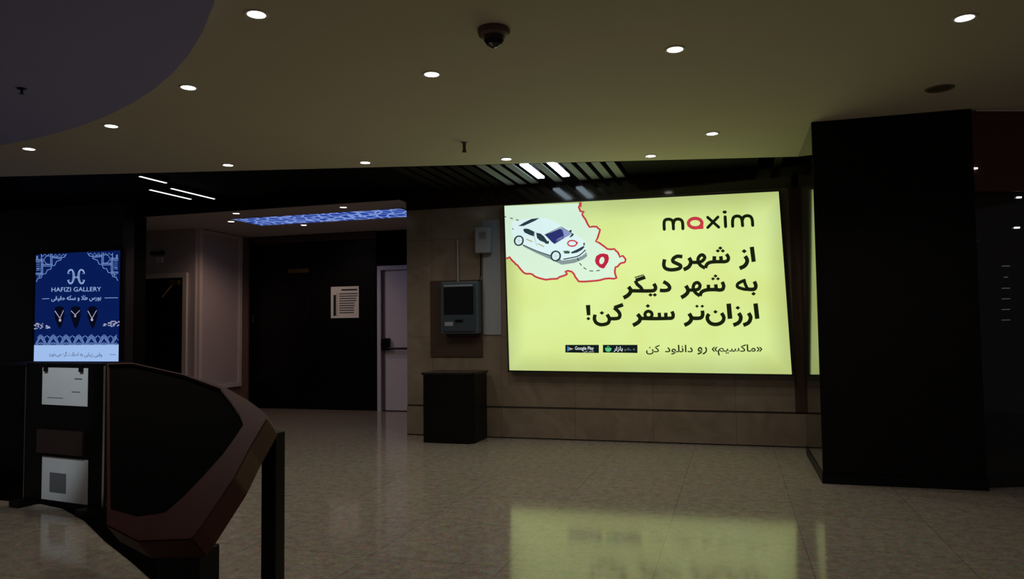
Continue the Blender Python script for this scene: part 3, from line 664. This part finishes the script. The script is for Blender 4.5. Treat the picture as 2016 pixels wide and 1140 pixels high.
f = bmesh.new(); B(-8.2095, -8.165, 10.831, 10.90, .40, 3.0, f); B(-8.2095, -8.165, 9.83, 9.899, .40, 3.0, f); B(-8.2095, -8.165, 9.90, 10.83, .40, .469, f); B(-8.2095, -8.165, 9.90, 10.83, 2.931, 2.99, f)
part('frame', f, M_WHITE, pan)

# ================================================================== ON THE BACK WALL LEFT OF THE LIGHTBOX
o = link_mesh('backing_board', bevelled(B(-3.70, -3.0, WY-.016, WY-.0005, .99, 1.955), .003, 1), M_BROWN2); tag(o, 'brown wooden board fixed behind the wall cabinet', 'board')
o = link_mesh('wall_cladding_sheet', B(-2.985, -2.755, WY-.012, WY-.0005, 1.265, 2.70), M_GREYP); tag(o, 'narrow pale grey sheet on the wall between the cabinet and the yellow lightbox', 'panel')
t = thing('wall_cabinet', 'blue-grey metal wall cabinet with a dark glass window', 'cabinet', (-3.28, WY, 1.27))
x0, x1, z0, z1, yf = -3.50, -3.01, 1.28, 1.93, 8.56
part('body', bevelled(B(x0, x1, yf, WY-.0165, z0, z1), .012), mat('blue_grey_metal', (74, 88, 96), .4, .2), t)
dr = part('door', bevelled(B(x0+.03, x1-.03, yf-.018, yf-.0005, z0+.03, z1-.03), .006), mat('door_blue_grey', (58, 70, 78), .35, .2), t)
part('window', B(x0+.05, x1-.05, yf-.022, yf-.0185, 1.52, 1.86), M_GLASS, dr)
part('highlight_strip', B(x0+.05, x1-.06, yf-.024, yf-.0185, 1.868, 1.888), M_GREYP, dr)  # highlight along the cabinet top, put in as a pale strip
part('latch', bevelled(B(-3.30, -3.20, yf-.034, yf-.0185, 1.43, 1.46), .004), M_BLACK, dr)
part('label_plate', B(x0+.06, x0+.17, yf-.021, yf-.0185, 1.38, 1.43), M_GREYP, dr)
t = thing('junction_box', 'small pale grey metal box high on the wall above the cabinet', 'box', (-2.96, WY, 2.27))
part('body', bevelled(B(-3.055, -2.858, WY-.11, WY-.0125, 2.28, 2.60), .008), M_GREYP, t)
part('label', B(-3.0, -2.91, WY-.112, WY-.1105, 2.45, 2.54), M_GREYM, t)
o = link_mesh('conduit', tube([(-3.318, WY-.02, 1.931), (-3.318, WY-.02, 2.44), (-3.33, WY-.02, 2.47)], .013), M_GREYP); tag(o, 'pale vertical conduit running up from the wall cabinet', 'conduit')
o = link_mesh('cable', tube([(-3.005, WY-.03, 2.279), (-3.01, WY-.03, 2.0), (-3.02, WY-.06, 1.932)], .008), M_BLACK); tag(o, 'thin black cable from the small box down to the wall cabinet', 'cable')
t = thing('floor_box', 'black box-shaped bin standing on the floor against the back wall', 'bin', (-3.25, 8.35, 0))
part('body', bevelled(prism([(-3.56, 8.13), (-2.99, 8.13), (-2.93, 8.2), (-2.93, 8.64), (-3.56, 8.64)], 0, .80), .01), M_BLACK, t)
part('lid', bevelled(prism([(-3.575, 8.115), (-2.985, 8.115), (-2.915, 8.19), (-2.915, 8.655), (-3.575, 8.655)], .8005, .83), .005), mat('black_lid', (20, 17, 17), .25), t)

# ================================================================== SHOP GLINTS AT THE RIGHT
M_GL = glow('small_white_glint', (230, 230, 235), 1.6); M_GD = glow('dim_glint_glow', (84, 88, 92), .6)  # glow colours for glints in the shop glass, reflections made as glowing pieces
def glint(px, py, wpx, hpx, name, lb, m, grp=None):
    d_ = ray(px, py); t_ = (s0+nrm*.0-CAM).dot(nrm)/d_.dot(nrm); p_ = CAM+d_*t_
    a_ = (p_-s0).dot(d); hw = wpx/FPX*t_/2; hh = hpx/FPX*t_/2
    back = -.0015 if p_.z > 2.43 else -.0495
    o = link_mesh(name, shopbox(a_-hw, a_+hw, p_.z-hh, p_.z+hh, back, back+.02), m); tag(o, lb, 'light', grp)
glint(1918, 332, 9, 3, 'lamp_glint', 'tiny glowing stand-in for a white glint on the dark red fascia beside the column', M_GL)
glint(2013, 387, 8, 3, 'lamp_glint', 'tiny glowing stand-in for a white glint at the right edge, just below the red fascia', M_GL)
glint(2009, 447, 9, 3, 'lamp_glint', 'tiny glowing stand-in for a white glint at the right edge, lower of two', M_GL)
glint(1925, 472, 8, 1.5, 'lamp_glint', 'faint tiny glowing stand-in for a glint in the dark shop window next to the column', M_GD)
for i, y in enumerate((523, 545, 567, 588, 609, 630)):  # six glowing strips put in for reflections on shutter slats
    glint(1987, y, 14 if i != 1 else 6, 1.4, 'shutter_glint', ['topmost', 'second from the top', 'third from the top', 'third from the bottom', 'second from the bottom', 'lowest'][i]+' of six faint stacked glowing strips put in for reflections in the dark right shop window', M_GD, 'glowing reflection strips in the right shop window')

# ================================================================== DISPLAY TABLE, LOWER LEFT
A_, n_ = Vector((-3.756, 3.692, 1.168)), Vector((-.179, -.56, .809)).normalized()
def onT(px, py, off=0):
    r = ray(px, py); return CAM + r*((A_+n_*off-CAM).dot(n_)/r.dot(n_))
OUT = [(210, 714), (260, 713), (360, 735), (440, 760), (485, 785), (522, 812), (526, 824), (492, 882), (462, 940), (398, 1035), (378, 1062), (270, 1066), (235, 1048), (208, 1034)]
INN = [(213, 718), (260, 717), (358, 739), (432, 766), (455, 795), (472, 820), (478, 836), (458, 866), (436, 896), (398, 938), (362, 976), (325, 1008), (270, 1016), (213, 1000)]
top = [onT(*p) for p in OUT]; inn = [onT(*p) for p in INN]
t = thing('display_table', 'big dark slanted display table with red-brown wooden rim at the lower left', 'table', (-2.3, 2.8, 0))
bm = bmesh.new(); T = .10; n = len(top)
va = [bm.verts.new(p) for p in top]; vb = [bm.verts.new(p) for p in inn]; vc = [bm.verts.new(p-n_*T) for p in top]; ve = [bm.verts.new(p-n_*T) for p in inn]
for i in range(n):
    j = (i+1) % n
    bm.faces.new((va[i], va[j], vb[j], vb[i])); bm.faces.new((va[i], vc[i], vc[j], va[j])); bm.faces.new((vb[i], vb[j], ve[j], ve[i])); bm.faces.new((vc[i], ve[i], ve[j], vc[j]))
bmesh.ops.bevel(bm, geom=[e_ for e_ in bm.edges], offset=.006, segments=2, affect='EDGES', clamp_overlap=True)
part('rim', bm, M_WOOD, t)
cen = sum(inn, Vector())/len(inn)
part('glass_top', slab3([p+(p-cen).normalized()*(-.004)-n_*.015 for p in inn], n_, .02), mat('near_black_glossy_top', (5, 4, 4), .8, spec=.02), t)
part('underside', slab3([p-n_*(T+.001) for p in inn], n_, .03), M_BLACK, t)
def leg(cx_, cy_, wx, wy, ztop, nm='leg'):
    return part(nm, bevelled(B(cx_-wx/2, cx_+wx/2, cy_-wy/2, cy_+wy/2, 0, ztop), .004, 1), M_BLACK, t)
def zT(x, y): return A_.z-((x-A_.x)*n_.x+(y-A_.y)*n_.y)/n_.z
pR = onT(527, 870)
pC = onT(526, 824)-n_*T
leg(pC.x-.045, pC.y+.03, .075, .075, pC.z+.012)
pF = onT(325, 1062)
leg(pF.x-.01, pF.y+.14, .19, .12, zT(pF.x, pF.y+.08)-.12)
leg(-2.85, 3.22, .075, .075, zT(-2.85, 3.22)-.14)

# ================================================================== NOTICE STAND WITH PAPERS
b0, b1 = Vector((-5.45, 4.56, 0)), Vector((-4.52, 4.43, 0)); ub = (b1-b0).normalized(); nb = Vector((ub.y, -ub.x, 0))
Wb = (b1-b0).length
t = thing('notice_stand', 'black upright stand with two papers clipped on it, left of the slanted table', 'stand', tuple(b0))
def sb(u0, u1, z0, z1, t0, t1, bm=None):
    return prism([(b0+ub*u0+nb*t0)[:2], (b0+ub*u1+nb*t0)[:2], (b0+ub*u1+nb*t1)[:2], (b0+ub*u0+nb*t1)[:2]], z0, z1, bm)
part('board', sb(.012, Wb-.012, .05, 1.115, -.03, 0), mat('black_board', (9, 7, 7), .5, spec=.15), t)
part('edge_strip', sb(.006, .0115, .05, 1.08, -.008, .004), M_STEEL, t, 'thin bright metal edge'); part('edge_strip', sb(Wb-.0115, Wb-.006, .05, 1.10, -.008, .004), M_STEEL, t, 'thin bright metal edge')
part('foot', sb(.02, .14, .0065, .0495, -.16, .12), M_BLACK, t); part('foot', sb(Wb-.14, Wb-.02, .0065, .0495, -.16, .12), M_BLACK, t)
def onBd(px, py):
    r = ray(px, py); return CAM + r*((b0+nb*.004-CAM).dot(nb)/r.dot(nb))
def sheet(px0, py0, px1, py1, lb, lines):
    a1, a2 = onBd(px0, py1), onBd(px1, py0); u0, u1 = (a1-b0).dot(ub), (a2-b0).dot(ub)
    o = thing('paper_sheet', lb, 'paper', tuple(a1))
    part('sheet', sb(u0, u1, a1.z, a2.z, .0045, .0065), M_PAPER, o)
    f = bmesh.new()
    for (x_, y_, w_, h_) in lines: sb(u0+(u1-u0)*x_, u0+(u1-u0)*(x_+w_), a2.z-(a2.z-a1.z)*(y_+h_), a2.z-(a2.z-a1.z)*y_, .0067, .0078, f)
    part('printed_lines', f, mat('grey_print', (110, 112, 116), .7), o)
    return u0, u1, a1.z, a2.z
u0, u1, z0, z1 = sheet(83, 725, 174, 796, 'upper white paper clipped near the top of the black notice stand', [(.72, .27, .16, .03), (.66, .62, .18, .02), (.12, .8, .35, .015)])
f = bmesh.new(); sb(u0+.03, u0+.07, z1-.03, z1+.03, .008, .02, f); part('clip', f, M_BLACK, t)
f = bmesh.new(); sb(u1-.09, u1-.05, z1-.03, z1+.03, .008, .02, f); part('clip', f, M_BLACK, t)
sheet(82, 906, 174, 982, 'lower white paper with a grey square near the foot of the notice stand', [(.18, .36, .36, .45)])
part('leaflet_holder', sb(.2, .74, .42, .60, .0045, .03), mat('dark_brown_holder', (44, 30, 28), .3), t)
v = Vector((-4.75, 2.9, ZC-.1))  # unseen spotlight, added to brighten the papers
sp = thing('added_paper_spot', 'small unseen spotlight added under the round lowered ceiling to brighten the notice papers', 'ceiling light', tuple(v))
part('added_spot_bracket', lathe([(.03, v.z), (.03, v.z-.012), (.008, v.z-.014), (.008, v.z-.05), (0, v.z-.05)], v.x, v.y), M_BLACK, sp)
aim = (Vector((-5.05, 4.45, .98))-v).normalized(); hd = v+Vector((0, 0, -.06))
part('added_spot_head', tube([hd-aim*.04, hd+aim*.06], .03, 20), M_BLACK, sp)
part('lens', tube([hd+aim*.0605, hd+aim*.063], .026, 20), M_LAMP, sp)
ld = bpy.data.lights.new('added_spot_bulb', 'SPOT'); ld.energy = 105; ld.color = (.82, .93, 1); ld.spot_size = math.radians(23); ld.spot_blend = .6; ld.shadow_soft_size = .02
lo = bpy.data.objects.new('added_spot_bulb', ld); COL.objects.link(lo); lo.parent = sp; lo.location = Vector((0, 0, -.06))+aim*.075
lo.rotation_euler = aim.to_track_quat('-Z', 'Y').to_euler()
# black counter further left
t = thing('shop_counter', 'long low black counter at the far left behind the notice stand', 'counter', (-8, 6, 0))
part('body', B(-11, -5.75, 5.2, 5.9, .0065, 1.02), M_BLACK, t); part('worktop', B(-11.03, -5.72, 5.17, 5.93, 1.0205, 1.06), M_BLACK, t)
